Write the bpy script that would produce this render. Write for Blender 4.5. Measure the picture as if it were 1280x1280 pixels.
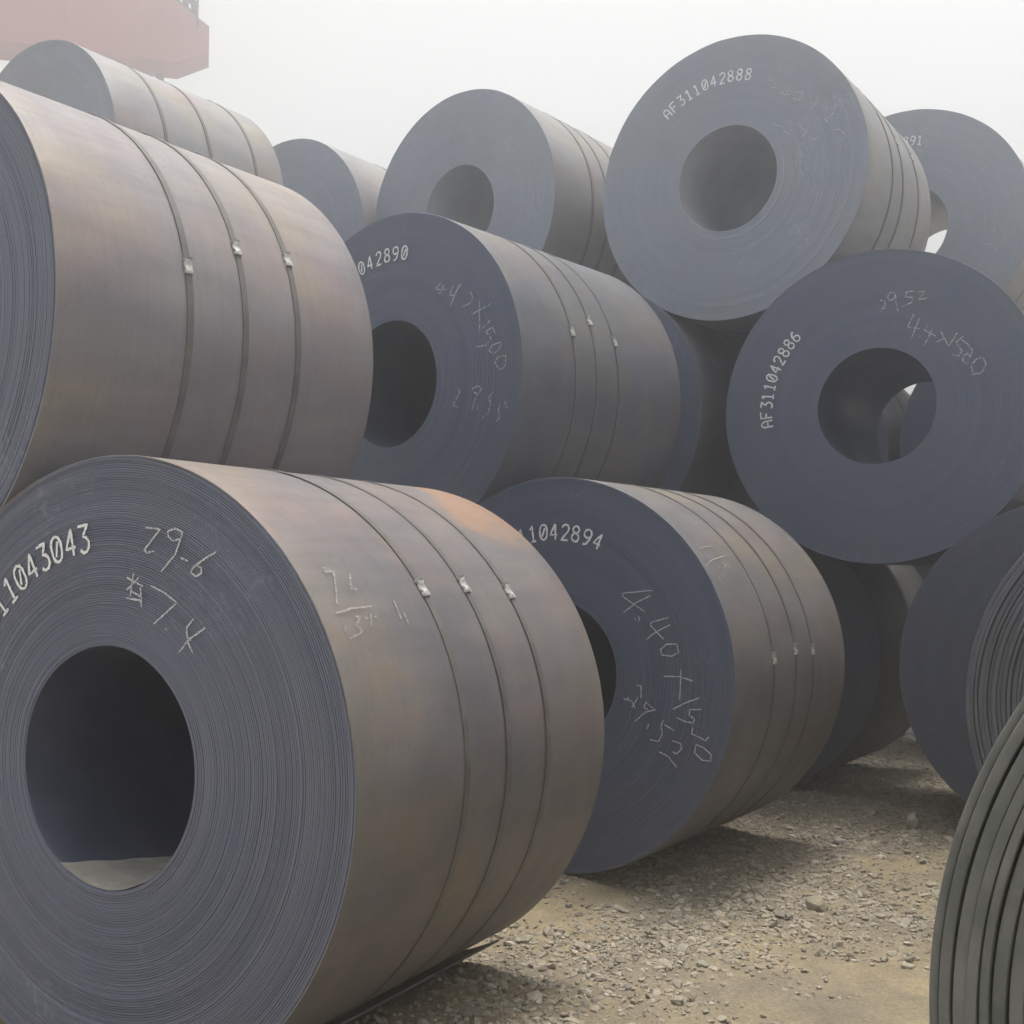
import bpy, bmesh, math, random
import numpy as np
from mathutils import Matrix, Vector

random.seed(7)
rng = np.random.default_rng(7)
scene = bpy.context.scene
for o in list(bpy.data.objects):
    bpy.data.objects.remove(o)
col = scene.collection

# ------------------------------------------------------------------ camera
FPX, PITCH, ROLL, CAM_H = 1454.0, 0.04808, -0.00877, 1.5386
cam_data = bpy.data.cameras.new('camera')
cam = bpy.data.objects.new('camera', cam_data)
col.objects.link(cam)
cam_data.sensor_width = 36.0
cam_data.lens = 36.0 * FPX / 1280.0
cam_data.clip_start = 0.05
cam_data.clip_end = 2000.0
cam.matrix_world = (Matrix.Translation((0, 0, CAM_H))
                    @ Matrix.Rotation(math.pi / 2 + PITCH, 4, 'X')
                    @ Matrix.Rotation(-ROLL, 4, 'Z'))
scene.camera = cam

# ------------------------------------------------------------------ light
THETA = 0.6125                      # heading of the coil axes, from +Y towards +X
AX = Vector((math.sin(THETA), math.cos(THETA), 0))     # along the coils, away from the camera
SD = Vector((math.cos(THETA), -math.sin(THETA), 0))    # across the rows, to the right
SUN_EL, SUN_OFF = math.radians(81), math.radians(5)   # the offset turns from AX towards SD
sun_dir = (AX * math.cos(SUN_OFF) + SD * math.sin(SUN_OFF)) * math.cos(SUN_EL) + Vector((0, 0, math.sin(SUN_EL)))
sd = bpy.data.lights.new('sun', 'SUN')
sd.energy = 3.8
sd.angle = math.radians(20.0)
sd.color = (1.0, 0.93, 0.84)
sun = bpy.data.objects.new('sun', sd)
col.objects.link(sun)
sun.rotation_euler = (-sun_dir).to_track_quat('-Z', 'Y').to_euler()
sun.location = sun_dir * 60

world = bpy.data.worlds.new('World')
scene.world = world
world.use_nodes = True
wn, wl = world.node_tree.nodes, world.node_tree.links
wn.clear()
sky = wn.new('ShaderNodeTexSky')
sky.sky_type = 'NISHITA'
sky.sun_disc = False
sky.sun_elevation = SUN_EL
sky.sun_rotation = math.atan2(sun_dir.x, sun_dir.y)
sky.air_density = 1.0
sky.dust_density = 6.0
sky.ozone_density = 1.0
veil = wn.new('ShaderNodeMix')      # a high thin overcast whitens the sky evenly
veil.data_type = 'RGBA'
veil.inputs[0].default_value = 0.85
veil.inputs[7].default_value = (5.3, 5.15, 4.75, 1)
bgn = wn.new('ShaderNodeBackground')
bgn.inputs['Strength'].default_value = 0.15
wo = wn.new('ShaderNodeOutputWorld')
wl.new(sky.outputs[0], veil.inputs[6])
wl.new(veil.outputs[2], bgn.inputs[0])
wl.new(bgn.outputs[0], wo.inputs[0])

vs = scene.view_settings
vs.view_transform = 'Standard'
vs.look = 'None'
vs.exposure = 0.42
vs.gamma = 1.0
vs.use_curve_mapping = False
scene.cycles.use_denoising = True
scene.cycles.max_bounces = 8
scene.cycles.volume_bounces = 2
scene.cycles.use_adaptive_sampling = True
scene.cycles.adaptive_threshold = 0.015

HAZE_DENSITY, HAZE_ANISO = 0.025, 0.85


# ------------------------------------------------------------------ helpers
def tag(o, label=None, cat=None, group=None, kind=None):
    if label: o['label'] = label
    if cat: o['category'] = cat
    if group: o['group'] = group
    if kind: o['kind'] = kind
    return o


def empty(name, loc, rz=0.0):
    o = bpy.data.objects.new(name, None)
    o.empty_display_size = 0.2
    o.location = loc
    o.rotation_euler = (0, 0, rz)
    col.objects.link(o)
    return o


def mesh_obj(name, verts, faces, mat, parent=None, smooth=None):
    """smooth: None = flat, True = all, or degrees for auto edges."""
    me = bpy.data.meshes.new(name)
    me.from_pydata([tuple(v) for v in verts], [], [tuple(f) for f in faces])
    if smooth is not None:
        me.polygons.foreach_set('use_smooth', [True] * len(me.polygons))
        if smooth is not True:
            me.set_sharp_from_angle(angle=math.radians(smooth))
    me.materials.append(mat)
    me.update()
    o = bpy.data.objects.new(name, me)
    col.objects.link(o)
    if parent: o.parent = parent
    return o


def lathe(prof, seg, cz, closed=False, wob=None):
    """profile of (radius, y) revolved about the local Y axis at height cz."""
    prof = np.array(prof, float)
    n = len(prof)
    a = np.arange(seg) / seg * 2 * np.pi
    r = prof[None, :, 0] * np.ones((seg, 1))
    if wob is not None: r = r + wob(a)[:, None]
    x = r * np.cos(a)[:, None]
    z = r * np.sin(a)[:, None] + cz
    y = prof[None, :, 1] * np.ones((seg, 1))
    v = np.stack([x, y, z], -1).reshape(-1, 3)
    m = n if closed else n - 1
    i = np.arange(seg)[:, None]
    j = np.arange(m)[None, :]
    i2, j2 = (i + 1) % seg, (j + 1) % n
    f = np.stack([i * n + j, i * n + j2, i2 * n + j2, i2 * n + j], -1).reshape(-1, 4)
    return v.tolist(), f.tolist()


class NB:
    """small node-tree builder"""
    def __init__(self, name):
        self.m = bpy.data.materials.new(name)
        self.m.use_nodes = True
        self.t = self.m.node_tree
        self.t.nodes.clear()
        self.out = self.t.nodes.new('ShaderNodeOutputMaterial')
        self.p = self.t.nodes.new('ShaderNodeBsdfPrincipled')
        self.t.links.new(self.p.outputs[0], self.out.inputs[0])
        self.tc = self.t.nodes.new('ShaderNodeTexCoord')

    def lk(self, a, b): self.t.links.new(a, b)

    def val(self, inp, v):
        if hasattr(v, 'is_linked') or hasattr(v, 'links'): self.lk(v, inp)
        else: inp.default_value = v

    def math(self, op, a, b=0.0, clamp=False):
        n = self.t.nodes.new('ShaderNodeMath')
        n.operation = op
        n.use_clamp = clamp
        self.val(n.inputs[0], a)
        self.val(n.inputs[1], b)
        return n.outputs[0]

    def noise(self, vec, scale, detail=3, rough=0.55, dist=0.0, dim='3D', w=None):
        n = self.t.nodes.new('ShaderNodeTexNoise')
        n.noise_dimensions = dim
        if dim != '1D': self.lk(vec, n.inputs['Vector'])
        if w is not None: self.lk(w, n.inputs['W'])
        n.inputs['Scale'].default_value = scale
        n.inputs['Detail'].default_value = detail
        n.inputs['Roughness'].default_value = rough
        n.inputs['Distortion'].default_value = dist
        return n.outputs[0]

    def ramp(self, fac, stops):
        n = self.t.nodes.new('ShaderNodeValToRGB')
        self.lk(fac, n.inputs[0])
        e = n.color_ramp.elements
        while len(e) < len(stops): e.new(0.5)
        for k, (p, c) in enumerate(stops):
            e[k].position = p
            e[k].color = (*c, 1) if len(c) == 3 else c
        return n.outputs[0]

    def mix(self, fac, a, b, mode='MIX'):
        n = self.t.nodes.new('ShaderNodeMix')
        n.data_type = 'RGBA'
        n.blend_type = mode
        self.val(n.inputs[0], fac)
        for k, c in ((6, a), (7, b)):
            if hasattr(c, 'links'): self.lk(c, n.inputs[k])
            else: n.inputs[k].default_value = (*c, 1)
        return n.outputs[2]

    def mapping(self, vec, scale=(1, 1, 1), loc=None, rot=(0, 0, 0)):
        n = self.t.nodes.new('ShaderNodeMapping')
        self.lk(vec, n.inputs[0])
        n.inputs['Scale'].default_value = scale
        n.inputs['Rotation'].default_value = rot
        if loc is not None:
            if hasattr(loc, 'links'): self.lk(loc, n.inputs['Location'])
            else: n.inputs['Location'].default_value = loc
        return n.outputs[0]

    def bump(self, h, strength, dist):
        n = self.t.nodes.new('ShaderNodeBump')
        n.inputs['Strength'].default_value = strength
        n.inputs['Distance'].default_value = dist
        self.lk(h, n.inputs['Height'])
        self.lk(n.outputs[0], self.p.inputs['Normal'])

    def set(self, **k):
        for a, v in k.items(): self.val(self.p.inputs[a.replace('_', ' ')], v)
        return self.m

    def rnd(self):
        n = self.t.nodes.new('ShaderNodeObjectInfo')
        return n.outputs['Random']

    def attr(self, name):
        n = self.t.nodes.new('ShaderNodeAttribute')
        n.attribute_name = name
        return n

    def xyz(self, vec):
        n = self.t.nodes.new('ShaderNodeSeparateXYZ')
        self.lk(vec, n.inputs[0])
        return n.outputs


def shifted(b, amount=37.0):
    """object coordinates moved by a per-object random amount, so that no two coils share a pattern"""
    c = b.t.nodes.new('ShaderNodeCombineXYZ')
    r = b.math('MULTIPLY', b.rnd(), amount)
    b.lk(r, c.inputs[0]); b.lk(r, c.inputs[1]); b.lk(r, c.inputs[2])
    a = b.t.nodes.new('ShaderNodeVectorMath')
    a.operation = 'ADD'
    b.lk(b.tc.outputs['Object'], a.inputs[0])
    b.lk(c.outputs[0], a.inputs[1])
    return a.outputs[0]


def wrap_material(name, warm, cool, rust_col, rust_lo, rust_hi, patch=False):
    """hot-rolled outer wrap: blotchy mill scale, lengthwise rub marks, thin rust bloom"""
    b = NB(name)
    s = shifted(b)
    big = b.noise(s, 1.3, 4, 0.6, 0.4)
    base = b.mix(b.ramp(big, [(0.35, (0, 0, 0)), (0.65, (1, 1, 1))]), warm, cool)
    hue = b.noise(b.mapping(s, (1.2, 0.7, 1.2)), 2.1, 3, 0.55)
    base = b.mix(b.ramp(hue, [(0.50, (0, 0, 0)), (0.70, (0.65, 0.65, 0.65))]), base, (warm[0] * 1.08, warm[1] * 0.88, warm[2] * 0.9))
    hue2 = b.noise(b.mapping(s, (0.9, 0.6, 0.9), (5, 3, 8)), 2.6, 3, 0.55)
    base = b.mix(b.ramp(hue2, [(0.52, (0, 0, 0)), (0.72, (0.65, 0.65, 0.65))]), base, (warm[0] * 1.16, warm[1] * 1.06, warm[2] * 0.82))
    base = b.mix(b.ramp(hue2, [(0.30, (0.4, 0.4, 0.4)), (0.46, (0, 0, 0))]), base, (cool[0] * 0.72, cool[1] * 0.76, cool[2] * 0.86))
    rub = b.noise(b.mapping(s, (3, 60, 3)), 1.0, 3, 0.6)        # fine bands running round the coil
    base = b.mix(0.2, base, b.ramp(rub, [(0.3, (0.65, 0.65, 0.67)), (0.7, (1.2, 1.2, 1.2))]), 'MULTIPLY')
    run = b.noise(b.mapping(s, (14, 1.0, 0.9)), 2.0, 4, 0.6)     # dirt run down the sides
    base = b.mix(0.45, base, b.ramp(run, [(0.35, (0.74, 0.73, 0.74)), (0.6, (1.05, 1.05, 1.05))]), 'MULTIPLY')
    ru = b.noise(s, 3.3, 6, 0.68, 0.8)
    rmask = b.ramp(ru, [(rust_lo, (0, 0, 0)), (rust_hi, (0.75, 0.75, 0.75))])
    base = b.mix(rmask, base, rust_col)
    if patch:
        a = b.attr('rust').outputs['Fac']
        n2 = b.math('ADD', a, b.math('MULTIPLY', b.math('SUBTRACT', b.noise(s, 9, 4, 0.6), 0.5), 0.95))
        pm = b.math('MULTIPLY', b.ramp(n2, [(0.30, (0, 0, 0)), (0.75, (0.9, 0.9, 0.9))]), b.ramp(a, [(0.0, (0, 0, 0)), (0.35, (1, 1, 1))]))
        base = b.mix(pm, base, (0.27, 0.168, 0.115))
    sp = b.noise(s, 70, 2, 0.5)
    base = b.mix(b.ramp(sp, [(0.66, (0, 0, 0)), (0.74, (0.5, 0.5, 0.5))]), base, (0.10, 0.09, 0.086))
    scr = b.noise(b.mapping(s, (9, 220, 9), None, (0.0, 0.0, 0.05)), 1.0, 2, 0.5)
    base = b.mix(b.math('MULTIPLY', b.ramp(scr, [(0.70, (0, 0, 0)), (0.76, (0.5, 0.5, 0.5))]), b.ramp(b.noise(s, 2.2, 3, 0.6), [(0.5, (0, 0, 0)), (0.65, (1, 1, 1))])), base, (0.33, 0.31, 0.29))
    rough = b.ramp(b.noise(s, 5, 4, 0.6), [(0.3, (0.55,) * 3), (0.7, (0.72,) * 3)])
    h = b.math('ADD', b.math('MULTIPLY', b.noise(b.mapping(s, (1.4, 1.0, 1.4)), 1.6, 2, 0.5), 1.0), b.math('MULTIPLY', rub, 0.02))
    b.bump(h, 0.35, 0.03)
    return b.set(Base_Color=base, Roughness=rough, Specular_IOR_Level=0.55, Metallic=0.15)


def face_material(name, dark, light, dust, pitch):
    """stacked strip edges: every turn its own grey, thin bright burrs, wiped dust"""
    b = NB(name)
    s = shifted(b)
    o = b.xyz(b.tc.outputs['Object'])
    at = b.attr('turn')                                           # radius in metres, written on the mesh
    rad = b.math('ADD', at.outputs['Fac'], b.math('MULTIPLY', b.rnd(), 11.0))
    n1 = b.noise(None, 1.0 / pitch * 0.9, 3, 0.8, dim='1D', w=rad)
    n2 = b.noise(None, 14.0, 2, 0.5, dim='1D', w=rad)
    f = b.math('ADD', b.math('MULTIPLY', n1, 0.6), b.math('MULTIPLY', n2, 0.4))
    base = b.mix(b.ramp(f, [(0.32, (0, 0, 0)), (0.68, (1, 1, 1))]), dark, light)
    big = b.noise(s, 1.7, 4, 0.6, 0.5)
    base = b.mix(b.ramp(big, [(0.42, (0, 0, 0)), (0.7, (0.6, 0.6, 0.6))]), base, dust)
    sm = b.noise(b.mapping(s, (1, 1, 1)), 7.0, 5, 0.7, 1.0)
    base = b.mix(b.ramp(sm, [(0.6, (0, 0, 0)), (0.85, (0.5, 0.5, 0.5))]), base, (dust[0] * 1.25, dust[1] * 1.22, dust[2] * 1.2))
    sc = b.math('MULTIPLY', b.noise(s, 38.0, 4, 0.75), b.noise(s, 3.1, 3, 0.6))
    base = b.mix(b.ramp(sc, [(0.34, (0, 0, 0)), (0.44, (0.45, 0.45, 0.45))]), base, (light[0] * 1.7, light[1] * 1.65, light[2] * 1.5))
    rs = b.math('MULTIPLY', b.noise(s, 12.0, 5, 0.7), b.noise(s, 1.4, 3, 0.6))
    base = b.mix(b.ramp(rs, [(0.29, (0, 0, 0)), (0.46, (0.22, 0.22, 0.22))]), base, (0.17, 0.14, 0.125))
    h = b.math('ADD', b.math('MULTIPLY', n1, 1.0), b.math('MULTIPLY', b.noise(s, 60, 3, 0.6), 0.15))
    b.bump(h, 0.35, 0.003)
    return b.set(Base_Color=base, Roughness=b.ramp(n1, [(0.3, (0.45,) * 3), (0.7, (0.62,) * 3)]), Specular_IOR_Level=0.45, Metallic=0.2)


def simple_material(name, c1, c2, scale, rough, metal=0.0, bump=0.0):
    b = NB(name)
    s = shifted(b)
    n = b.noise(s, scale, 4, 0.62, 0.3)
    base = b.mix(b.ramp(n, [(0.35, (0, 0, 0)), (0.68, (1, 1, 1))]), c1, c2)
    if bump: b.bump(n, bump, 0.01)
    return b.set(Base_Color=base, Roughness=rough, Metallic=metal)


def marking_material(name, colr, lo, hi, scale):
    """paint or chalk caught only on the high spots of the steel: the rest of each stroke is missing"""
    b = NB(name)
    n = b.noise(b.tc.outputs['Object'], scale, 3, 0.7)
    m = b.ramp(n, [(lo, (0, 0, 0)), (hi, (1, 1, 1))])
    tr = b.t.nodes.new('ShaderNodeBsdfTransparent')
    mx = b.t.nodes.new('ShaderNodeMixShader')
    b.lk(m, mx.inputs[0])
    b.lk(tr.outputs[0], mx.inputs[1])
    b.lk(b.p.outputs[0], mx.inputs[2])
    b.lk(mx.outputs[0], b.out.inputs[0])
    return b.set(Base_Color=(*colr, 1), Roughness=0.9)


M = {}
M['wrap'] = wrap_material('mill_scale_wrap', (0.172, 0.159, 0.152), (0.122, 0.121, 0.133), (0.235, 0.175, 0.125), 0.60, 0.76)
M['wrap_rust'] = wrap_material('rust_bloomed_wrap', (0.190, 0.173, 0.166), (0.136, 0.133, 0.146), (0.235, 0.17, 0.122), 0.58, 0.76, patch=True)
M['wrap_pale'] = wrap_material('pale_wrap', (0.238, 0.222, 0.231), (0.197, 0.192, 0.212), (0.28, 0.235, 0.17), 0.6, 0.76)
M['wrap_blue'] = wrap_material('blue_grey_wrap', (0.138, 0.14, 0.15), (0.10, 0.11, 0.142), (0.24, 0.195, 0.13), 0.6, 0.75)
M['wrap_hazed'] = wrap_material('haze_toned_wrap', (0.255, 0.255, 0.262), (0.225, 0.232, 0.25), (0.27, 0.25, 0.2), 0.64, 0.8)  # top-row sides paler and bluer: the haze veil is put into the colour
M['wrap_shaded'] = wrap_material('shade_toned_wrap', (0.085, 0.085, 0.088), (0.065, 0.068, 0.08), (0.13, 0.1, 0.075), 0.6, 0.76)  # shade from the coils overhead painted in as a darker side colour
M['face'] = face_material('strip_edges', (0.088, 0.104, 0.158), (0.182, 0.202, 0.28), (0.155, 0.162, 0.20), 0.0075)
M['face_fine'] = face_material('fine_strip_edges', (0.096, 0.117, 0.182), (0.136, 0.161, 0.238), (0.142, 0.15, 0.192), 0.0044)
M['face_hazed'] = face_material('haze_toned_strip_edges', (0.235, 0.265, 0.34), (0.285, 0.32, 0.40), (0.29, 0.30, 0.335), 0.0044)  # top-row end faces lightened, haze veil painted into the steel colour
M['face_shaded'] = face_material('shade_toned_strip_edges', (0.075, 0.085, 0.13), (0.105, 0.117, 0.165), (0.10, 0.105, 0.135), 0.0044)  # end faces of the shaded ground coils, with the shade painted in
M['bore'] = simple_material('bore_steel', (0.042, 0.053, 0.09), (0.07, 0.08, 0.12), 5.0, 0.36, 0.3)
M['bore_hazed'] = simple_material('haze_toned_bore_steel', (0.33, 0.35, 0.40), (0.40, 0.415, 0.45), 5.0, 0.5, 0.2)  # top-row bores paled so their colour carries the haze veil
M['strap'] = simple_material('strap_steel', (0.085, 0.082, 0.081), (0.138, 0.131, 0.125), 9.0, 0.6, 0.0)
M['seal'] = simple_material('seal_zinc', (0.33, 0.33, 0.325), (0.55, 0.54, 0.52), 60.0, 0.4, 0.3)
M['stencil'] = marking_material('stencil_paint', (0.82, 0.83, 0.86), 0.30, 0.42, 150.0)
M['chalk'] = marking_material('chalk', (0.58, 0.59, 0.64), 0.34, 0.52, 170.0)
M['faint_chalk'] = marking_material('faint_chalk', (0.6, 0.62, 0.66), 0.38, 0.58, 150.0)
M['worn_chalk'] = marking_material('worn_chalk', (0.40, 0.395, 0.38), 0.36, 0.62, 150.0)
M['thick'] = simple_material('thick_strip', (0.085, 0.094, 0.096), (0.165, 0.17, 0.165), 7.0, 0.55, 0.1, 0.3)
M['thick_dark'] = simple_material('dark_thick_strip', (0.085, 0.094, 0.118), (0.135, 0.143, 0.168), 4.0, 0.55, 0.1, 0.3)


# ------------------------------------------------------------------ the coil builder
STROKES = {   # stencil figures in a box 1 wide and 2 high
    '0': [[(.5, 2), (.15, 1.8), (0, 1.4), (0, .6), (.15, .2), (.5, 0), (.85, .2), (1, .6), (1, 1.4), (.85, 1.8), (.5, 2)], [(.3, .45), (.72, 1.55)]],
    '1': [[(.12, 1.6), (.5, 2), (.5, 0)], [(.1, 0), (.9, 0)]],
    '2': [[(.03, 1.55), (.2, 1.88), (.5, 2), (.8, 1.88), (.97, 1.5), (.85, 1.1), (.03, 0), (1, 0)]],
    '3': [[(.03, 2), (.95, 2), (.45, 1.2), (.75, 1.1), (.98, .75), (.95, .35), (.7, .06), (.35, 0), (.03, .25)]],
    '4': [[(.72, 0), (.72, 2), (0, .62), (1, .62)]],
    '5': [[(.92, 2), (.12, 2), (.06, 1.12), (.5, 1.25), (.85, 1.1), (1, .7), (.9, .25), (.5, 0), (.05, .2)]],
    '6': [[(.85, 1.9), (.5, 1.85), (.12, 1.3), (0, .65), (.15, .18), (.5, 0), (.85, .18), (1, .6), (.85, 1.02), (.5, 1.15), (.12, .95)]],
    '8': [[(.5, 1.08), (.15, 1.28), (.08, 1.6), (.25, 1.9), (.5, 2), (.75, 1.9), (.92, 1.6), (.85, 1.28), (.5, 1.08), (.1, .85), (0, .5), (.15, .15), (.5, 0), (.85, .15), (1, .5), (.9, .85), (.5, 1.08)]],
    '9': [[(.92, 1.1), (.5, .88), (.15, 1.02), (0, 1.42), (.15, 1.82), (.5, 2), (.85, 1.82), (1, 1.4), (.92, .8), (.6, .1), (.15, 0)]],
    'A': [[(0, 0), (0, 1.3), (.2, 1.8), (.5, 2), (.8, 1.8), (1, 1.3), (1, 0)], [(0, .85), (1, .85)]],
    'F': [[(0, 0), (0, 2), (1, 2)], [(0, 1.05), (.8, 1.05)]],
}


def ribbon(paths, width, place, jag=0.0, thick=0.0012, caps=True):
    """flat raised strokes; place(a, b, height) maps drawing coordinates to the surface"""
    V, Fc = [], []
    for path in paths:
        pts = []
        for (a, b_), (c, d) in zip(path[:-1], path[1:]):
            n = max(1, int(math.hypot(c - a, d - b_) / max(width * 0.9, 0.004)))
            for k in range(n): pts.append((a + (c - a) * k / n, b_ + (d - b_) * k / n))
        pts.append(path[-1])
        if len(pts) < 2: continue
        base = len(V)
        for k, (a, b_) in enumerate(pts):
            p, q = pts[max(k - 1, 0)], pts[min(k + 1, len(pts) - 1)]
            tx, ty = q[0] - p[0], q[1] - p[1]
            L = math.hypot(tx, ty) or 1
            nx, ny = -ty / L, tx / L
            w = width * 0.5 * (1 + random.uniform(-jag, jag))
            ox, oy = random.uniform(-jag, jag) * width * 0.25, random.uniform(-jag, jag) * width * 0.25
            if caps and k in (0, len(pts) - 1): w *= 0.55
            for s_ in (-1, 1):
                V.append(place(a + ox + nx * w * s_, b_ + oy + ny * w * s_, thick))
        for k in range(len(pts) - 1):
            i = base + 2 * k
            Fc.append((i, i + 1, i + 3, i + 2))
    return V, Fc


def end_profile(r0, r1, n, jit, groove, y0, sgn, outer_loose=0):
    """(radius, y) along the wound end: one step per turn with a groove between turns"""
    p = (r1 - r0) / n
    prof = []
    drift = 0.0
    for k in range(n):
        drift = drift * 0.85 + random.uniform(-jit, jit) * 0.6
        y = drift + random.uniform(-jit, jit) * 0.5
        if random.random() < 0.06: y += random.uniform(-2.0, 1.2) * jit
        if k < n * 0.1: y += random.uniform(-jit, jit) * 1.3
        if n - k <= outer_loose: y += random.choice((-1, 1)) * random.uniform(0.5, 1.6) * jit
        a, c = r0 + k * p, r0 + (k + 1) * p
        yy = y0 + sgn * y
        prof += [(a + p * 0.02, yy + sgn * groove), (a + p * 0.16, yy), (c - p * 0.12, yy)]
    prof.append((r1, y0 + sgn * (groove * 0.5)))
    return prof


STRAP_W = 0.029


def build_coil(pos, uvz, R, rz_extra, length, label, mats=('wrap', 'face_fine'), turns=60, seg=160, jit=0.0011, groove=0.0022,
               r_in=0.363, straps=(), stencil=None, chalk=None, side_chalk=None, chalk_mat='chalk', group='wound steel coils stacked in the yard',
               loose=0, rust=None, straps_shift=None, name='steel_coil'):
    u, v, z = uvz
    c = AX * u + SD * v
    root = empty(name, (c.x, c.y, z - R), -(THETA + rz_extra))
    tag(root, label, 'steel coil', group)
    # outer wrap
    ny = 14
    prof = [(R - 0.006, 0.0012), (R - 0.0012, 0.0)] + [(R, 0.004)]
    prof += [(R, length * k / ny) for k in range(1, ny)] + [(R, length - 0.004), (R - 0.004, length)]
    ph1, ph2 = random.uniform(0, 6.28), random.uniform(0, 6.28)
    wob = lambda a: 0.0016 * np.sin(2 * a + ph1) + 0.001 * np.sin(5 * a + ph2)
    V, Fc = lathe(prof, seg * 2 if seg > 100 else seg, R, wob=wob)
    # the rolled edge is never quite true: shallow waves and a few knocks along the front rim
    np_, ns_ = len(prof), len(V) // len(prof)
    nick = np.zeros(ns_)
    aa = np.arange(ns_) / ns_ * 2 * np.pi
    for _ in range(14):
        c0, wd, am = random.uniform(0, 6.283), random.uniform(0.01, 0.05), random.uniform(-0.0035, 0.0045)
        dd = np.abs((aa - c0 + np.pi) % (2 * np.pi) - np.pi)
        nick += am * np.exp(-(dd / wd) ** 2)
    nick += 0.0012 * np.sin(aa * 7 + ph1) + 0.0008 * np.sin(aa * 17 + ph2)
    for q in range(ns_):
        for j in (0, 1, 2):
            x_, y_, z_ = V[q * np_ + j]
            k_ = 1 - max(0.0, nick[q]) * (0.25 if j else 0.1)
            V[q * np_ + j] = (x_ * k_, y_ + nick[q], (z_ - R) * k_ + R)
    w = mesh_obj('outer_wrap', V, Fc, M[mats[0]], root, 50)
    if rust:
        at = w.data.attributes.new('rust', 'FLOAT', 'POINT')
        vv = np.array(V)
        fi = np.degrees(np.arctan2(vv[:, 2] - R, vv[:, 0]))
        at.data.foreach_set('value', rust(vv[:, 1], fi).astype(np.float32))
    # wound front end
    pf = end_profile(r_in, R - 0.0015, turns, jit, groove, 0.0, 1, loose)
    V, Fc = lathe(pf, seg, R, wob=wob)
    e = mesh_obj('wound_end', V, [f[::-1] for f in Fc], M[mats[1]], root, 25)
    at = e.data.attributes.new('turn', 'FLOAT', 'POINT')
    at.data.foreach_set('value', np.tile(np.array(pf)[:, 0], seg).astype(np.float32))
    # bore and far end
    V, Fc = lathe([(r_in, length - 0.002), (r_in, length * 0.5), (r_in, 0.004), (r_in + 0.002, 0.001)], max(seg // 2, 48), R)
    mesh_obj('bore', V, [f[::-1] for f in Fc], M['bore_hazed' if mats[1] == 'face_hazed' else 'bore'], root, 50)
    pb = end_profile(r_in, R - 0.004, 12, 0.002, 0.003, length, -1)
    V, Fc = lathe(pb, max(seg // 2, 48), R)
    bk = mesh_obj('far_end', V, Fc, M[mats[1]], root, 25)
    at = bk.data.attributes.new('turn', 'FLOAT', 'POINT')
    at.data.foreach_set('value', np.tile(np.array(pb)[:, 0], max(seg // 2, 48)).astype(np.float32))
    # straps with their crimped seals
    for (yy, ang) in straps:
        h = STRAP_W / 2
        s_seg = seg if seg > 100 else 64
        q = random.uniform(0, 6.28)
        lift = lambda a: 0.0009 * np.sin(3 * a + q) + 0.0009
        V, Fc = lathe([(R + 0.0012, yy - h), (R + 0.0034, yy - h + 0.0006), (R + 0.0034, yy + h - 0.0006), (R + 0.0012, yy + h)], s_seg, R, wob=lambda a: wob(a) + lift(a))
        skew = random.uniform(-0.012, 0.012)
        V = [(x_, y_ + skew * math.sin(math.atan2(z_ - R, x_) * 1.0 + q), z_) for x_, y_, z_ in V]
        st = mesh_obj('strap', V, [f for f in Fc], M['strap'], root, 30)
        if ang is None: continue
        yb = yy + skew * math.sin(math.radians(ang) + q)
        # seal: a folded sleeve with two crimp notches and a raised tongue
        V, Fc = [], []
        n_ = 9
        for k in range(n_):
            t = k / (n_ - 1)
            a = math.radians(ang) + (t - 0.5) * 0.06 / R
            wd = h * (1.28 if k not in (2, 6) else 0.98) + random.uniform(-0.001, 0.001)
            up = R + 0.009 + 0.0025 * math.sin(t * 9) + (0.006 if k == n_ - 1 else 0)
            for (yo, rr) in ((-wd, R + 0.002), (-wd * 0.9, up), (0, up + 0.002 + random.uniform(-.001, .001)), (wd * 0.9, up), (wd, R + 0.002)):
                V.append((rr * math.cos(a), yb + yo, R + rr * math.sin(a)))
        for k in range(n_ - 1):
            for j in range(4):
                i = k * 5 + j
                Fc.append((i, i + 5, i + 6, i + 1))
        Fc += [(0, 1, 2, 3, 4), tuple(range(n_ * 5 - 1, n_ * 5 - 6, -1))]
        mesh_obj('seal', V, Fc, M['seal'], st)
    ytop = -(jit * 2.2 + 0.0012)
    if stencil:
        text, r_mid, last, step, hh, ww = stencil
        paths = []
        for k, ch in enumerate(text[::-1]):
            ang = math.radians(last + k * step)
            def plc(a, b_, t, ang=ang):
                rr = r_mid + (b_ - hh / 2)
                th = ang - (a - ww / 2) / r_mid
                return (rr * math.cos(th), ytop - t, R + rr * math.sin(th))
            tilt = random.uniform(-0.05, 0.05)
            P = [[(a * ww + tilt * b_ * ww, b_ * hh / 2) for a, b_ in st] for st in STROKES[ch]]
            v2, f2 = ribbon(P, 0.0095, plc, 0.25, caps=False)
            mesh_obj('stencil_figure', v2, f2, M['stencil'], root)
    if chalk:
        for st in chalk:
            V, Fc = ribbon([[(a / 1000, b_ / 1000) for a, b_ in st]], 0.0056 if chalk_mat == 'chalk' else 0.0066, lambda a, b_, t: (a, ytop - 0.0004 - t, R + b_), 0.3)
            mesh_obj('chalk_stroke', V, Fc, M[chalk_mat], root)
    if side_chalk:
        def plc2(a, b_, t):
            rr = R + 0.0045 + t
            return (rr * math.cos(b_ / R), a, R + rr * math.sin(b_ / R))
        for st in side_chalk:
            V, Fc = ribbon([[(a / 1000, math.radians(b_) * R) for a, b_ in st]], 0.006, plc2, 0.3)
            mesh_obj('chalk_stroke', V, Fc, M['worn_chalk'], root)
    return root

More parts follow.
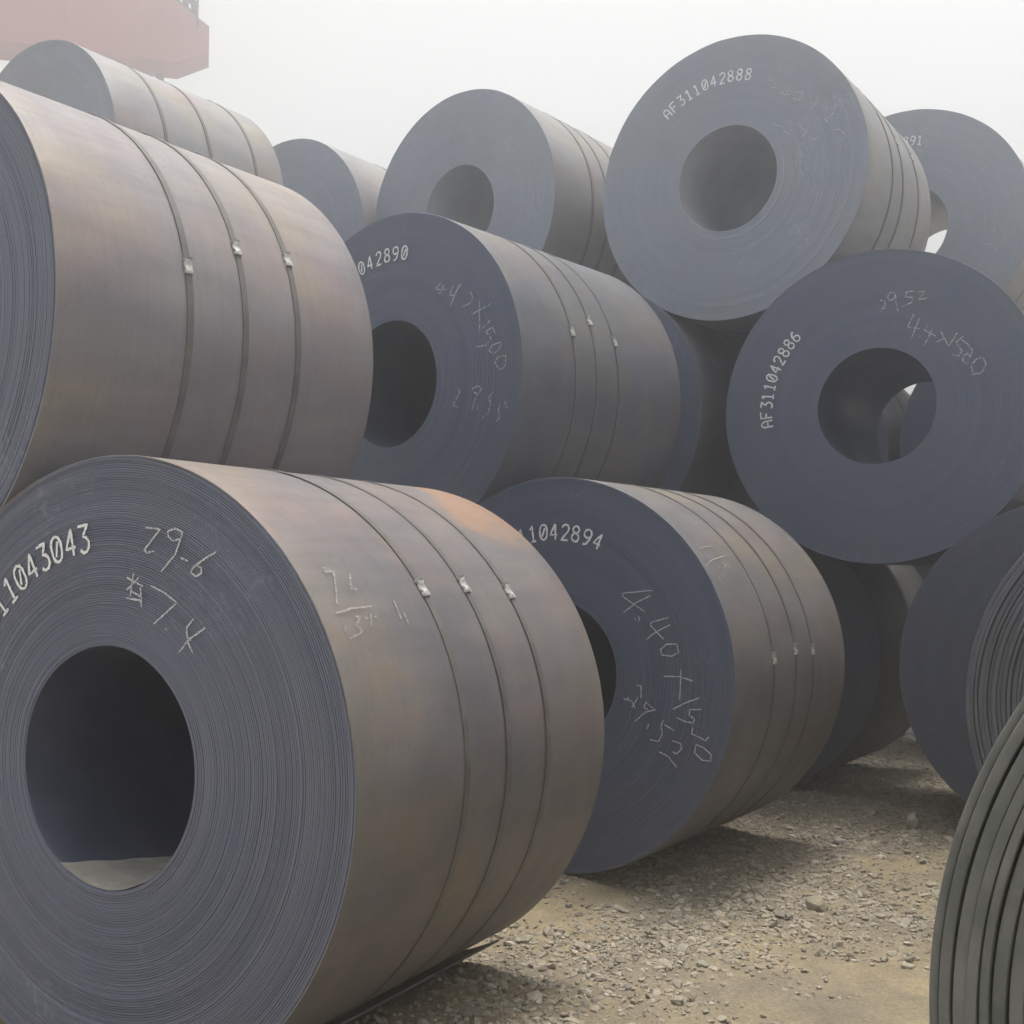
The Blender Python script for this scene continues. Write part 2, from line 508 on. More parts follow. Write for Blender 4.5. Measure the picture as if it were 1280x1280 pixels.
# ------------------------------------------------------------------ ground
COILS_ON_GROUND = [(2.185, -3.019, -0.010), (4.896, -3.183, 0.039), (7.047, -1.14, 0.004), (5.256, -0.325, 0.002), (1.839, 0.379, -0.019)]


def height(x, y):
    h = 0.010 * np.sin(x * 2.9 + 1.2 * np.sin(y * 2.1)) * np.sin(y * 3.3 + 0.7) + 0.014 * np.sin(x * 1.7 + 0.4) * np.cos(y * 1.3) + 0.006 * np.sin(x * 5.1 + y * 3.7) + 0.004 * np.sin(x * 11.3 - y * 9.1)
    u = x * AX.x + y * AX.y
    v = x * SD.x + y * SD.y
    for (cu, cv, dz) in COILS_ON_GROUND:
        du = np.maximum(np.abs(u - (cu + 0.75)) - 0.75, 0)
        d2 = du ** 2 + (v - cv) ** 2
        k = np.exp(-d2 / 0.10)
        h = h * (1 - k) + dz * k
    h = h + 0.13 * np.exp(-((x - 3.45) ** 2 / 0.25 + (y - 10.25) ** 2 / 0.12))
    far = np.clip((np.hypot(x, y - 7) - 9) / 6, 0, 1)
    return h * (1 - far)


def axis_pts(lo, hi, step, far0, far1):
    core = list(np.arange(lo, hi + 1e-6, step))
    left, right, d = [], [], step
    p = lo
    while p > far0:
        d *= 1.35
        p -= d
        left.append(max(p, far0))
    p, d = hi, step
    while p < far1:
        d *= 1.35
        p += d
        right.append(min(p, far1))
    return np.array(left[::-1] + core + right)


gx, gy = axis_pts(-1.6, 4.8, 0.03, -130, 130), axis_pts(2.2, 12.5, 0.035, -40, 220)
X, Y = np.meshgrid(gx, gy)
near = np.clip(1 - (np.hypot(X - 1.6, Y - 7.3) - 5.5) / 1.5, 0, 1)
H = height(X, Y) + near * rng.normal(0, 0.0035, X.shape)
V = np.stack([X, Y, H], -1).reshape(-1, 3)
nx_ = len(gx)
i, j = np.meshgrid(np.arange(len(gy) - 1), np.arange(nx_ - 1), indexing='ij')
a0 = (i * nx_ + j).ravel()
Fg = np.stack([a0, a0 + 1, a0 + 1 + nx_, a0 + nx_], -1)
b = NB('dry_dirt')
pco = b.tc.outputs['Object']
big = b.noise(pco, 0.9, 4, 0.6, 0.6)
base = b.mix(b.ramp(big, [(0.40, (0, 0, 0)), (0.60, (1, 1, 1))]), (0.215, 0.192, 0.15), (0.295, 0.252, 0.168))
med = b.noise(pco, 6, 5, 0.65)
base = b.mix(0.7, base, b.ramp(med, [(0.3, (0.7, 0.7, 0.72)), (0.7, (1.18, 1.15, 1.1))]), 'MULTIPLY')
fine = b.noise(pco, 70, 4, 0.75)
base = b.mix(0.8, base, b.ramp(fine, [(0.32, (0.55, 0.55, 0.57)), (0.68, (1.3, 1.28, 1.25))]), 'MULTIPLY')
b.bump(b.math('ADD', b.math('MULTIPLY', fine, 0.5), med), 0.7, 0.02)
M['dirt'] = b.set(Base_Color=base, Roughness=0.95, Specular_IOR_Level=0.2)
g = mesh_obj('ground', V, Fg, M['dirt'], None, True)
tag(g, kind='structure')

# gravel: small broken stones, thicker in drifts
ico_bm = bmesh.new()
bmesh.ops.create_icosphere(ico_bm, subdivisions=1, radius=1.0)
ICO_V = np.array([v.co[:] for v in ico_bm.verts])
ICO_F = np.array([[v.index for v in f.verts] for f in ico_bm.faces])
ico_bm.free()


def patch_noise(x, y):
    return (np.sin(x * 2.3 + 1.1 * np.sin(y * 1.9)) + np.sin(y * 2.9 + 1.3 * np.sin(x * 2.2 + 1)) + 0.7 * np.sin(x * 5.3 - y * 4.1) + 0.6 * np.sin(x * 9.7 + y * 7.9)) / 3.3


def gravel(n, smin, smax, power):
    x = rng.uniform(-1.2, 4.9, n)
    y = rng.uniform(3.3, 12.3, n)
    d = patch_noise(x, y) + np.clip((y - 4.3) / 2.2, 0, 1) * 0.9 - 0.22 + 0.25 * np.clip(1 - (x + 0.4) / 1.0, 0, 1)
    keep = rng.uniform(-0.35, 0.55, n) < d
    x, y = x[keep], y[keep]
    s = smin + (smax - smin) * rng.uniform(0, 1, len(x)) ** power
    return x, y, s


xs, ys, ss = [np.concatenate(q) for q in zip(gravel(120000, 0.004, 0.013, 1.4), gravel(24000, 0.009, 0.027, 2.4))]
n = len(xs)
zz = height(xs, ys)
sc = np.stack([rng.uniform(0.7, 1.35, n), rng.uniform(0.7, 1.35, n), rng.uniform(0.4, 0.85, n)], -1) * ss[:, None]
vv = ICO_V[None] * (1 + rng.uniform(-0.28, 0.28, (n, len(ICO_V), 1)))
vv = vv * sc[:, None, :]
an = rng.uniform(0, 6.283, n)
tl = rng.normal(0, 0.35, n)
ca, sa, ct, st_ = np.cos(an)[:, None], np.sin(an)[:, None], np.cos(tl)[:, None], np.sin(tl)[:, None]
y1 = vv[..., 1] * ct - vv[..., 2] * st_
z1 = vv[..., 1] * st_ + vv[..., 2] * ct
x1 = vv[..., 0] * ca - y1 * sa
y2 = vv[..., 0] * sa + y1 * ca
vv = np.stack([x1 + xs[:, None], y2 + ys[:, None], z1 + (zz + ss * 0.18)[:, None]], -1).reshape(-1, 3)
ff = (ICO_F[None] + (np.arange(n) * len(ICO_V))[:, None, None]).reshape(-1, 3)
me = bpy.data.meshes.new('gravel')
me.vertices.add(len(vv)); me.vertices.foreach_set('co', vv.ravel().astype(np.float32))
me.loops.add(ff.size); me.loops.foreach_set('vertex_index', ff.ravel().astype(np.int32))
me.polygons.add(len(ff)); me.polygons.foreach_set('loop_start', np.arange(0, ff.size, 3, dtype=np.int32))
me.update(calc_edges=True)
at = me.attributes.new('tone', 'FLOAT', 'POINT')
at.data.foreach_set('value', np.repeat(rng.uniform(0, 1, n), len(ICO_V)).astype(np.float32))
b = NB('broken_stone')
tn = b.attr('tone').outputs['Fac']
base = b.ramp(tn, [(0.0, (0.20, 0.182, 0.155)), (0.3, (0.285, 0.255, 0.21)), (0.55, (0.345, 0.305, 0.245)), (0.72, (0.295, 0.288, 0.245)), (0.9, (0.35, 0.302, 0.235)), (1.0, (0.46, 0.43, 0.375))])
base = b.mix(0.6, base, b.ramp(b.noise(b.tc.outputs['Object'], 90, 3, 0.6), [(0.3, (0.7, 0.7, 0.7)), (0.7, (1.2, 1.2, 1.2))]), 'MULTIPLY')
M['gravel'] = b.set(Base_Color=base, Roughness=0.9, Specular_IOR_Level=0.25)
me.materials.append(M['gravel'])
me.shade_flat()
go = bpy.data.objects.new('gravel', me)
col.objects.link(go)
tag(go, 'loose broken gravel strewn over the sandy ground between the coils', 'gravel', kind='stuff')


def stone(x, y, s, sc3, mat, label, group=None, cat='stone', seed=0):
    r = random.Random(seed)
    bm = bmesh.new()
    bmesh.ops.create_icosphere(bm, subdivisions=2, radius=1.0)
    cuts = [(Vector((r.gauss(0, 1), r.gauss(0, 1), r.gauss(0, 1))).normalized(), r.uniform(0.62, 0.85)) for _ in range(9)]
    for v in bm.verts:
        for nrm, d in cuts:
            q = v.co.dot(nrm) - d
            if q > 0: v.co -= nrm * q
        v.co = Vector((v.co.x * sc3[0], v.co.y * sc3[1], v.co.z * sc3[2])) * s
    V = [v.co[:] for v in bm.verts]
    Fc = [[v.index for v in f.verts] for f in bm.faces]
    bm.free()
    o = mesh_obj('stone', V, Fc, mat, None, 28)
    o.location = (x, y, float(height(np.array([x]), np.array([y]))[0]) + s * sc3[2] * 0.5)
    o.rotation_euler = (r.uniform(-.2, .2), r.uniform(-.2, .2), r.uniform(0, 6))
    return tag(o, label, cat, group)


M['pale_rock'] = simple_material('pale_rock', (0.29, 0.275, 0.235), (0.40, 0.385, 0.335), 20, 0.9, 0, 0.5)
M['tan_rock'] = simple_material('tan_rock', (0.20, 0.178, 0.135), (0.29, 0.255, 0.19), 25, 0.9, 0, 0.5)
M['grey_rock'] = simple_material('grey_rock', (0.22, 0.215, 0.205), (0.36, 0.345, 0.32), 20, 0.9, 0, 0.5)
M['white_rubble'] = simple_material('white_rubble', (0.5, 0.5, 0.48), (0.72, 0.71, 0.68), 14, 0.85, 0, 0.6)
stone(2.41, 7.02, 0.055, (1.0, 0.9, 1.15), M['pale_rock'], 'pale angular stone standing up from the gravel left of the ridged coils', seed=3)
stone(1.40, 5.36, 0.05, (1.3, 1.0, 0.8), M['tan_rock'], 'tan lump of hard earth in the middle of the sandy patch', seed=5)
stone(1.86, 6.62, 0.035, (1.2, 0.9, 0.8), M['grey_rock'], 'grey chip of stone in the gravel beside the tan lump', seed=8)
stone(1.10, 6.75, 0.042, (1.4, 1.0, 0.7), M['pale_rock'], 'flat pale stone near the foot of the coil chalked 4.40', seed=11)
stone(2.72, 8.25, 0.045, (1.3, 0.8, 0.7), M['grey_rock'], 'low grey stone at the edge of the shade in the alley', seed=14)
rub = [(3.22, 10.2, .085), (3.36, 10.32, .10), (3.50, 10.15, .075), (3.63, 10.3, .115), (3.78, 10.25, .09), (3.1, 10.1, .06), (3.42, 10.05, .05), (3.72, 10.05, .06)]
for k, (px, py, s) in enumerate(rub):
    stone(px, py, s, (1.25, 1.0, 0.8), M['white_rubble'], 'whitish lump in the small rubble heap at the far end of the alley', 'whitish rubble heap', 'rubble', seed=30 + k)

# ------------------------------------------------------------------ coils
FACE_CHALK = {
  'A': [[(152,718),(214,712),(150,651),(162,643),(193,648)],[(245,706),(275,714),(305,703),(298,684),(268,678),(249,689),(245,706)],[(305,700),(277,638),(222,588)],[(280,604),(284,599)],[(300,629),(330,619)],[(439,646),(396,627),(346,600),(342,586),(361,576),(383,584),(382,600),(360,608),(342,592)],[(78,570),(150,543)],[(109,587),(96,514)],[(80,508),(147,501)],[(95,531),(147,510)],[(133,571),(79,531)],[(138,543),(144,482)],[(181,546),(235,528),(289,499),(196,434)],[(242,424),(250,419)],[(357,455),(329,427),(333,401),(348,390)],[(402,430),(337,393),(301,356)],[(333,390),(356,356)]] ,
  'B': [[(559,422),(397,405),(402,387),(519,320)],[(549,397),(473,362),(402,311)],[(464,290),(472,273)],[(484,300),(492,272)],[(643,296),(554,271),(549,257),(618,194)],[(654,263),(579,228),(529,190)],[(687,175),(633,171),(602,145),(609,119),(663,117),(696,136),(687,175)],[(709,59),(702,-84)],[(619,21),(701,24),(771,8)],[(801,-67),(730,-95),(668,-128)],[(811,-119),(754,-124),(750,-150),(778,-165),(773,-184),(731,-181),(684,-165)],[(769,-200),(764,-234),(806,-248),(834,-258),(848,-240)],[(783,-284),(778,-319),(816,-349),(858,-349),(861,-319),(825,-293),(783,-280)],[(404,-97),(450,-107),(470,-141)],[(409,-105),(435,-90)],[(475,-31),(500,-32),(500,-90)],[(450,-138),(475,-100),(485,-82)],[(565,-133),(525,-106),(516,-133),(536,-140)],[(580,-137),(521,-154),(466,-203)],[(541,-206),(531,-233)],[(619,-182),(605,-213),(615,-243),(595,-284),(546,-280)],[(624,-203),(678,-229)],[(663,-274),(707,-283),(712,-308),(688,-332),(664,-325)],[(595,-332),(644,-349),(688,-396)]] ,
  'F': [[(29,657),(58,654),(65,626),(51,608),(35,586)],[(35,610),(71,599)],[(126,696),(94,700),(78,675),(87,647),(116,660),(126,693)],[(126,696),(126,640),(141,575)],[(240,692),(190,692),(186,662),(231,651),(221,622),(167,605)],[(259,687),(300,682),(262,634),(315,641)],[(236,551),(195,474),(264,457)],[(267,522),(219,405)],[(268,414),(271,404)],[(314,471),(295,444),(363,401)],[(345,452),(294,353)],[(388,435),(430,340)],[(418,386),(359,363)],[(485,409),(436,336)],[(521,386),(478,352),(511,297),(490,267),(447,284)],[(509,365),(551,329)],[(548,323),(571,295),(556,252),(547,278),(517,268),(514,236),(541,215)],[(567,212),(592,242),(627,249),(645,206),(621,157),(561,149)],[(561,206),(573,161)]] ,
  'E': [[(394,525),(348,494),(431,481)],[(415,511),(380,462)],[(482,493),(457,443),(508,440)],[(527,494),(463,382)],[(547,498),(508,459)],[(608,444),(628,411),(609,380),(559,368)],[(615,316),(755,356)],[(673,383),(680,207)],[(756,271),(699,231)],[(776,232),(723,213),(758,172),(729,138),(652,136)],[(767,230),(791,186)],[(820,142),(768,134),(744,107),(778,85),(816,106),(834,137),(820,142)],[(807,67),(788,36),(817,0),(855,7),(863,68),(807,67)],[(526,-71),(541,-95),(492,-166),(527,-177)],[(625,-88),(674,-74),(698,-95),(670,-118),(635,-104)],[(674,-115),(651,-150),(627,-203)],[(666,-177),(671,-207)],[(776,-116),(747,-143),(762,-181),(744,-223),(701,-253)],[(829,-179),(815,-215),(825,-252),(801,-279)],[(857,-174),(876,-212)]] ,
  'G': [[(278,620),(347,604)],[(358,585),(324,554),(381,552)],[(426,541),(392,499),(460,478)],[(455,535),(409,462)],[(483,484),(550,480),(516,427),(477,452)],[(594,404),(638,362)],[(643,399),(594,350)],[(714,345),(681,309)],[(757,292),(692,263),(724,224)],[(735,179),(788,178),(831,127),(799,101),(767,129)],[(323,309),(403,276)],[(403,248),(448,217)],[(448,305),(482,275)],[(516,257),(571,213),(538,176)],[(593,176),(593,149),(648,143)],[(548,109),(593,100)]] ,
  'K': [[(285,468),(346,452),(398,403)],[(577,463),(621,447)],[(569,331),(613,355),(672,414)],[(708,-132),(742,-147)],[(620,-230),(733,-252),(736,-312),(689,-315)]] ,
}
SIDE_CHALK = {
  'A': [[(106,39.7),(142,39.4)],[(107,38.8),(149,38.9),(116,35.5),(85,32.2)],[(219,38.6),(179,35.1)],[(186,35.2),(208,35.1)],[(61,30.6),(97,30.8),(138,31.3),(238,31.6)],[(141,29.8),(164,29.7),(128,28.1),(146,27.1),(129,26.5),(81,25.9)],[(78,28.1),(71,27.0)],[(189,29.8),(179,29.2),(193,29.4)],[(216,30.2),(193,27.8)],[(222,29.5),(239,29.7)],[(354,32.5),(349,28.9)],[(375,30.1),(377,27.6)]] ,
  'B': [[(75,41.4),(86,38.9),(148,40.1)],[(142,39.9),(222,40.0)],[(104,37.6),(94,35.9)],[(0,33.0),(129,35.3),(305,36.8)],[(164,33.6),(156,32.2)],[(225,34.5),(251,33.7),(203,32.4)],[(191,31.8),(155,29.6),(132,30.6)],[(265,33.7),(275,32.4)],[(100,30.4),(92,28.5)]] ,
}


def rust_a(w, fi):
    """orange bloom on the far top corner of the near coil, ending along a slanted line"""
    edge = 1.36 - 0.30 * np.clip((80 - fi) / 26, 0, 1) + 0.30 * np.clip((54 - fi) / 18, 0, 1.5)
    s1 = np.clip((w - edge) / 0.13 + 0.5, 0, 1)
    s2 = np.clip((fi - 36) / 26, 0, 1)
    s3 = np.clip((97 - fi) / 10, 0, 1)
    return s1 * s2 * s3


NUM = dict(hh=0.078, ww=0.040)
build_coil('A', (2.185, -3.019, 0.931), 0.941, -0.090, 1.50, 'nearest steel coil, stencilled 11043043 and chalked 29.6, with an orange rust bloom', ('wrap_rust', 'face'),
           turns=78, seg=256, jit=0.0017, groove=0.0035, straps=[(0.53, 35.1), (0.795, 35.7), (1.045, 33.9)], loose=5, rust=rust_a,
           stencil=('AF311043043', 0.694, 99.3, 5.27, 0.084, 0.044), chalk=FACE_CHALK['A'], side_chalk=SIDE_CHALK['A'])
A_root = [o for o in col.objects if o.name == 'steel_coil'][0]
# the sprung tail of the outermost turn
Vt, Ft = [], []
nt = 26
for k in range(nt):
    t = k / (nt - 1)
    fi = math.radians(-100 + 41 * t)
    off = 0.003 + 0.020 * t ** 1.6
    for rr, yy in ((0.941 + off, -0.002), (0.941 + off + 0.0074, -0.002), (0.941 + off + 0.0074, 1.502), (0.941 + off, 1.502)):
        Vt.append((rr * math.cos(fi), yy, 0.941 + rr * math.sin(fi)))
for k in range(nt - 1):
    for j in range(4):
        i = k * 4
        Ft.append((i + j, i + (j + 1) % 4, i + 4 + (j + 1) % 4, i + 4 + j))
Ft += [(3, 2, 1, 0), tuple(nt * 4 - 4 + q for q in range(4))]
mesh_obj('strip_tail', Vt, Ft, M['wrap'], A_root, 40)

# drifted dust lying in the bottom of its bore
Vd, Fd = [], []
na_, nw_ = 22, 16
for i_ in range(na_):
    for j_ in range(nw_):
        w_ = j_ / (nw_ - 1)
        lo, hi = -122 + 14 * w_, -62 + 10 * w_
        fi = math.radians(lo + (hi - lo) * i_ / (na_ - 1) + 0.5 * math.sin(j_ * 0.9 + i_) * (i_ in (0, na_ - 1)))
        t_ = min(i_, na_ - 1 - i_) / (na_ / 2)
        rr = 0.363 - 0.001 - 0.012 * min(1, t_ * 1.4) * (1 - w_ * 0.6) * min(1, j_ / 3) - 0.003 * (0 < i_ < na_ - 1) * random.random()
        Vd.append((rr * math.cos(fi), 0.002 + w_ * (0.30 + 0.022 * i_ + 0.02 * math.sin(i_ * 0.5)), 0.941 + rr * math.sin(fi)))
for i_ in range(na_ - 1):
    for j_ in range(nw_ - 1):
        q = i_ * nw_ + j_
        Fd.append((q, q + 1, q + nw_ + 1, q + nw_))
M['dust'] = simple_material('drifted_dust', (0.24, 0.23, 0.215), (0.36, 0.34, 0.31), 14.0, 0.95, 0, 0.4)
mesh_obj('dust', Vd, [f[::-1] for f in Fd], M['dust'], A_root, True)

build_coil('B', (4.896, -3.183, 1.017), 0.978, -0.010, 1.494, 'bottom row steel coil chalked 4.40x1500, stencilled 11042894, resting on the gravel', ('wrap', 'face_fine'),
           turns=110, seg=224, jit=0.0013, straps=[(0.46, 5.7), (0.745, 7.4), (1.0, 6.6)], loose=3,
           stencil=('AF311042894', 0.705, 68.6, 5.25, 0.078, 0.042), chalk=FACE_CHALK['B'], side_chalk=SIDE_CHALK['B'])
build_coil('D', (2.153, -4.244, 2.385), 0.959, -0.001, 1.499, 'big pale steel coil at the left edge, lying on top of the nearest coil', ('wrap_pale', 'face'),
           turns=78, seg=224, jit=0.002, groove=0.0035, straps=[(0.53, 13.1), (0.79, 21.2), (1.06, 22.3)], loose=3)
build_coil('E', (4.998, -4.371, 2.583), 0.975, 0.075, 1.57, 'middle row steel coil stencilled 042890, chalked 4.40x1500 and 29.55', ('wrap_blue', 'face_fine'),
           turns=90, seg=192, straps=[(0.47, 15.6), (0.67, 21.7), (0.88, 16.0)],
           stencil=('AF311042890', 0.748, 81.8, 5.45, 0.078, 0.042), chalk=FACE_CHALK['E'], chalk_mat='faint_chalk')
build_coil('F', (7.170, -2.285, 2.563), 0.979, -0.065, 1.5, 'middle row steel coil stencilled AF311042886, seen almost end on', ('wrap_blue', 'face_fine'),
           turns=90, seg=192, straps=[(0.5, None), (0.78, None), (1.05, None)], loose=2,
           stencil=('AF311042886', 0.700, 136.5, 4.95, 0.076, 0.040), chalk=FACE_CHALK['F'], chalk_mat='faint_chalk')
build_coil('G', (7.265, -3.329, 4.22), 0.977, -0.010, 1.475, 'top row steel coil stencilled AF311042888, highest in the middle of the picture', ('wrap_hazed', 'face_hazed'),
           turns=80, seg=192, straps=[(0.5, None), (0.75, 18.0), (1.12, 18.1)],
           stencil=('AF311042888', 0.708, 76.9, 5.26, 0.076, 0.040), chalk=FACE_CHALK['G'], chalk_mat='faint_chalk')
build_coil('K', (9.878, -2.902, 4.449), 1.009, -0.008, 1.5, 'top row steel coil stencilled with a number ending 91, sky showing through its bore', ('wrap_hazed', 'face_hazed'),
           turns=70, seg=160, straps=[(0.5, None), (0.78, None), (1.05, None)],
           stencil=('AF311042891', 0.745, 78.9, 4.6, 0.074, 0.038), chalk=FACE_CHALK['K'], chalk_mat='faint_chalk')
build_coil('H', (7.282, -5.663, 4.403), 0.963, 0.063, 1.5, 'unmarked top row steel coil left of the one stencilled AF311042888', ('wrap_hazed', 'face_hazed'),
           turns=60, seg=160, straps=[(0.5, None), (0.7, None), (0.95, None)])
build_coil('J', (7.183, -7.547, 4.363), 0.966, 0.02, 1.5, 'smallest looking steel coil, far off in the top row beside the pale sky gap', ('wrap_hazed', 'face_hazed'), turns=50, seg=128, straps=[(0.75, None)])
build_coil('I', (4.634, -7.402, 4.25), 0.956, -0.004, 1.509, 'top row steel coil under the red crane, hazy grey with three straps', ('wrap_hazed', 'face_hazed'), turns=60, seg=160,
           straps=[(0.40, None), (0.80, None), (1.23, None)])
build_coil('C', (7.047, -1.14, 0.979), 0.975, 0.0, 1.5, 'dark steel coil on the ground behind the ridged coils, under the one stencilled 886', ('wrap_blue', 'face_shaded'),
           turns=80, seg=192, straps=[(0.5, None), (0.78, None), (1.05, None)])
# coils inside the stack carrying those in view, plus added light blockers
build_coil('N', (7.8, -3.43, 0.968), 0.97, 0.0, 1.5, 'dark steel coil deep in the shade behind the coil chalked 4.40x1500', ('wrap_shaded', 'face_shaded'), turns=60, seg=128, straps=[(0.75, None)])
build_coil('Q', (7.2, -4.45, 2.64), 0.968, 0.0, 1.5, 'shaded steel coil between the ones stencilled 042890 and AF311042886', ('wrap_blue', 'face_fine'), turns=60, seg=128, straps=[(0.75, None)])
deep = [(9.75, -1.95, 2.58), (9.75, -3.97, 2.58), (9.6, -0.82, 0.97), (11.5, -2.95, 0.97), (2.3, -5.12, 0.96), (4.95, -5.35, 0.97), (7.2, -5.4, 0.97),
        (1.9, 2.32, 0.966), (3.6, 2.32, 0.966), (5.3, 1.64, 0.966), (7.1, 0.82, 0.966), (1.9, 1.345, 2.47), (5.3, 0.66, 2.65),  # unseen right-hand stack, added to cut sky light on the coil sides
        (4.7, -6.45, 2.62), (7.2, -6.45, 2.62), (4.7, -8.45, 2.62), (7.2, -8.5, 2.62), (4.8, -7.4, 0.97), (7.2, -7.42, 0.97), (4.8, -9.4, 0.97), (7.2, -9.4, 0.97)]
proto = None
for (u, v, z) in deep:
    if proto is None:
        proto = build_coil('X', (u, v, z), 0.965, 0.0, 1.5, 'steel coil buried in the stack, hidden behind the coils in front', ('wrap_blue', 'face_fine'), turns=36, seg=96,
                           straps=[(0.75, None)], group='coils buried in the stack')
        continue
    c = AX * u + SD * v
    r = proto.copy()
    col.objects.link(r)
    r.location = (c.x, c.y, z - 0.965)
    if v > 0:
        r['label'] = 'plain steel coil out of view, added right of the ridged coils to block sky light'
        r['group'] = 'unseen coils added on the right to block light'
    for ch in proto.children:
        k = ch.copy()
        col.objects.link(k)
        k.parent = r


# ------------------------------------------------------------------ the two ridged coils of thick strip on the right
def thick_coil(uvz, R, r_in, length, pitch, mat, label, seed, seg=192, outer=3):
    r = random.Random(seed)
    u, v, z = uvz
    c = AX * u + SD * v
    root = empty('ridged_coil', (c.x, c.y, z - R), -THETA)
    tag(root, label, 'steel coil', 'ridged coils of thick strip')
    n = int((R - r_in) / pitch)
    wts = [r.uniform(0.72, 1.3) for _ in range(n)]
    ro = R
    for k in range(n):
        p = (R - r_in) * wts[k] / sum(wts)
        th = p * r.choice((0.86, 0.93, 0.96, 0.98))
        ri = ro - th
        y0 = r.uniform(-0.009, 0.009) + (0.0 if k else 0.012)
        cr = th * 0.24
        deep = length if k == 0 else (0.35 if k < n - 1 else length)
        prof = [(ri, y0 + deep), (ri, y0 + cr * 1.1), (ri + cr * 0.35, y0 + cr * 0.3), (ri + cr, y0), (ro - cr, y0), (ro - cr * 0.35, y0 + cr * 0.3), (ro, y0 + cr * 1.1), (ro, y0 + deep)]
        q1, q2, am = r.uniform(0, 6.28), r.uniform(0, 6.28), 0.0013
        V, Fc = lathe(prof, seg, R, closed=True, wob=lambda a: am * np.sin(2 * a + q1) + am * 0.6 * np.sin(3 * a + q2))
        mesh_obj('wrap', V, Fc, M[mat], root, 40)
        ro -= p
    prof = [(r_in + 0.006, 0.30), (R - 0.012, 0.30), (R - 0.012, length), (r_in + 0.006, length)]
    V, Fc = lathe(prof, 96, R, closed=True)
    mesh_obj('wound_core', V, Fc, M[mat], root, 40)
    return root


thick_coil((1.839, 0.379, 0.875), 0.894, 0.36, 1.5, 0.0185, 'thick', 'nearest ridged coil of thick weathered strip, cut off by the right edge', 21, 256)
thick_coil((5.256, -0.325, 0.976), 0.974, 0.36, 1.5, 0.0196, 'thick_dark', 'ridged coil of thick strip farther back, dark blue grey, behind the nearest ridged one', 22, 192)

# ------------------------------------------------------------------ gantry crane at the back left
M['red_paint'] = simple_material('faded_red_paint', (0.36, 0.115, 0.105), (0.44, 0.165, 0.15), 0.7, 0.6)
M['rail_paint'] = simple_material('dark_rail_paint', (0.05, 0.05, 0.055), (0.09, 0.085, 0.085), 3.0, 0.6)
M['lamp_body'] = simple_material('lamp_housing', (0.12, 0.12, 0.12), (0.2, 0.2, 0.2), 5.0, 0.5)


def boxes(name, lst, mat, parent):
    """boxes given as (centre, size) or bars given as (start, end, thickness)"""
    bm = bmesh.new()
    for it in lst:
        if len(it) == 2:
            m4 = Matrix.Translation(it[0]) @ Matrix.Diagonal((*it[1], 1))
        else:
            a, b_ = Vector(it[0]), Vector(it[1])
            d = b_ - a
            m4 = Matrix.Translation((a + b_) / 2) @ d.to_track_quat('Z', 'Y').to_matrix().to_4x4() @ Matrix.Diagonal((it[2], it[2], d.length, 1))
        bmesh.ops.create_cube(bm, size=1.0, matrix=m4)
    me = bpy.data.meshes.new(name)
    bm.to_mesh(me)
    bm.free()
    me.materials.append(mat)
    o = bpy.data.objects.new(name, me)
    col.objects.link(o)
    if parent: o.parent = parent
    return o


crane = empty('gantry_crane', (-8.09, 30.0, 0.0), math.radians(14.5))
tag(crane, 'faded red gantry crane girder with a tapered end, high above the coils', 'crane')
# local x runs to the left along the girder as negative numbers
out = [(0, 15.08), (0, 15.72), (-1.0, 16.42), (-2.2, 17.25), (-3.0, 17.3), (-24, 17.3), (-24, 14.66), (-0.82, 14.66)]
dp = 1.1
V = [(x, 0, z) for x, z in out] + [(x, dp, z) for x, z in out]
k = len(out)
Fc = [tuple(range(k))] + [tuple(range(2 * k - 1, k - 1, -1))] + [(i, i + k, (i + 1) % k + k, (i + 1) % k) for i in range(k)]
gd = mesh_obj('girder', V, Fc, M['red_paint'], crane)
bpy.context.view_layer.update()
boxes('stiffener', [((-x, -0.02, 16.0), (0.05, 0.045, 2.5)) for x in (3.6, 6.6, 9.6, 12.6)], M['red_paint'], gd)
boxes('flange', [((-12.6, -0.05, 14.69), (22.8, 0.1, 0.06))], M['red_paint'], gd)
w = boxes('walkway', [((-0.35, -0.1, 16.22), (-3.0, -0.1, 17.9), 0.12), ((-0.35, 0.6, 16.22), (-3.0, 0.6, 17.9), 0.12)] +
          [((-0.4 - 0.22 * q, 0.25, 16.26 + 0.14 * q), (0.16, 0.72, 0.03)) for q in range(12)], M['rail_paint'], crane)
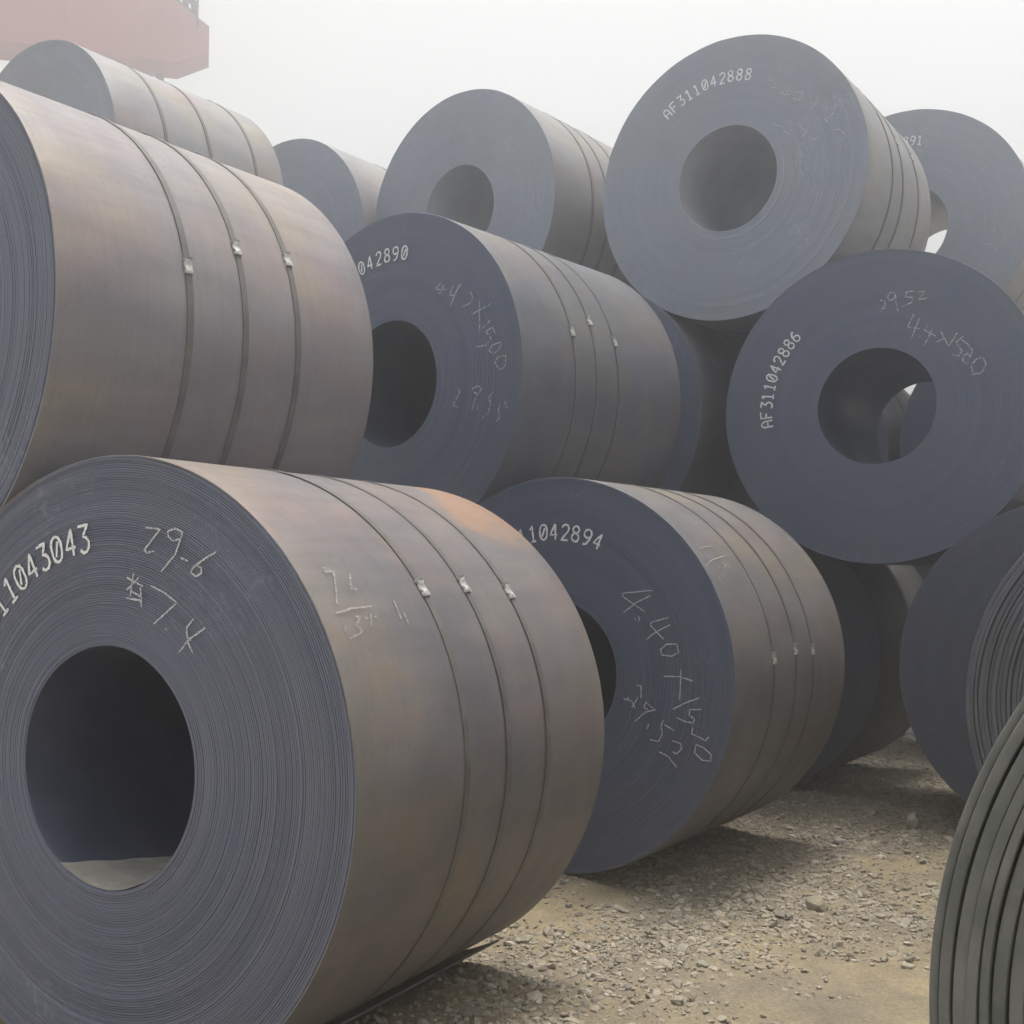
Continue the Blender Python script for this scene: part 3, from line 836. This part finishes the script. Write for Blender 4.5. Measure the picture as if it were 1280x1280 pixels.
for (px, pz, hh) in ((-0.30, 15.62, 1.0), (-0.42, 16.2, 1.15), (-1.5, 16.9, 1.1), (-2.6, 17.6, 1.1)):
    boxes('railing_post', [((px, -0.1, pz), (px, -0.1, pz + hh), 0.05)], M['rail_paint'], w)
boxes('handrail', [((-0.40, -0.1, 17.3), (-3.0, -0.1, 18.95), 0.045), ((-0.40, -0.1, 16.8), (-3.0, -0.1, 18.4), 0.035)], M['rail_paint'], w)
for px in (-1.25, -1.62):
    boxes('floodlight', [((px, 0.9, 14.58), (0.2, 0.14, 0.09)), ((px, 0.9, 14.64), (0.06, 0.06, 0.04))], M['lamp_body'], crane)
for s in (-0.35, 1.45):
    boxes('leg', [((-16.0, 0.55, 14.64), (-16.0 + 0.0, 0.55 + (s - 0.55) * 4.2, 0.7), 0.8)], M['red_paint'], crane)
sill = boxes('sill_beam', [((-16.0, 0.55, 0.95), (0.9, 9.4, 0.7))], M['red_paint'], crane)
for s in (-3.6, 4.7):
    V, Fc = lathe([(0.05, -0.08), (0.32, -0.08), (0.32, 0.08), (0.05, 0.08)], 32, 0.32, closed=True)
    wv = mesh_obj('wheel', [(x, y, z) for x, y, z in V], Fc, M['rail_paint'], sill, 40)
    wv.location = (-16.0, s, 0.0)
    wv.rotation_euler = (0, 0, math.pi / 2)

# ------------------------------------------------------------------ haze in the air
if HAZE_DENSITY > 0:
    V = [(x, y, z) for z in (-1.2, 20.0) for y in (-41, 221) for x in (-131, 131)]
    Fc = [(0, 2, 3, 1), (4, 5, 7, 6), (0, 1, 5, 4), (2, 6, 7, 3), (0, 4, 6, 2), (1, 3, 7, 5)]
    hm = bpy.data.materials.new('haze_air')
    hm.use_nodes = True
    hn = hm.node_tree.nodes
    hn.clear()
    ho = hn.new('ShaderNodeOutputMaterial')
    hv = hn.new('ShaderNodeVolumePrincipled')
    hv.inputs['Color'].default_value = (0.93, 0.96, 1.0, 1)
    hv.inputs['Density'].default_value = HAZE_DENSITY
    hv.inputs['Anisotropy'].default_value = HAZE_ANISO
    hm.node_tree.links.new(hv.outputs[0], ho.inputs['Volume'])
    hz = mesh_obj('haze', V, Fc, hm)
    tag(hz, kind='stuff')
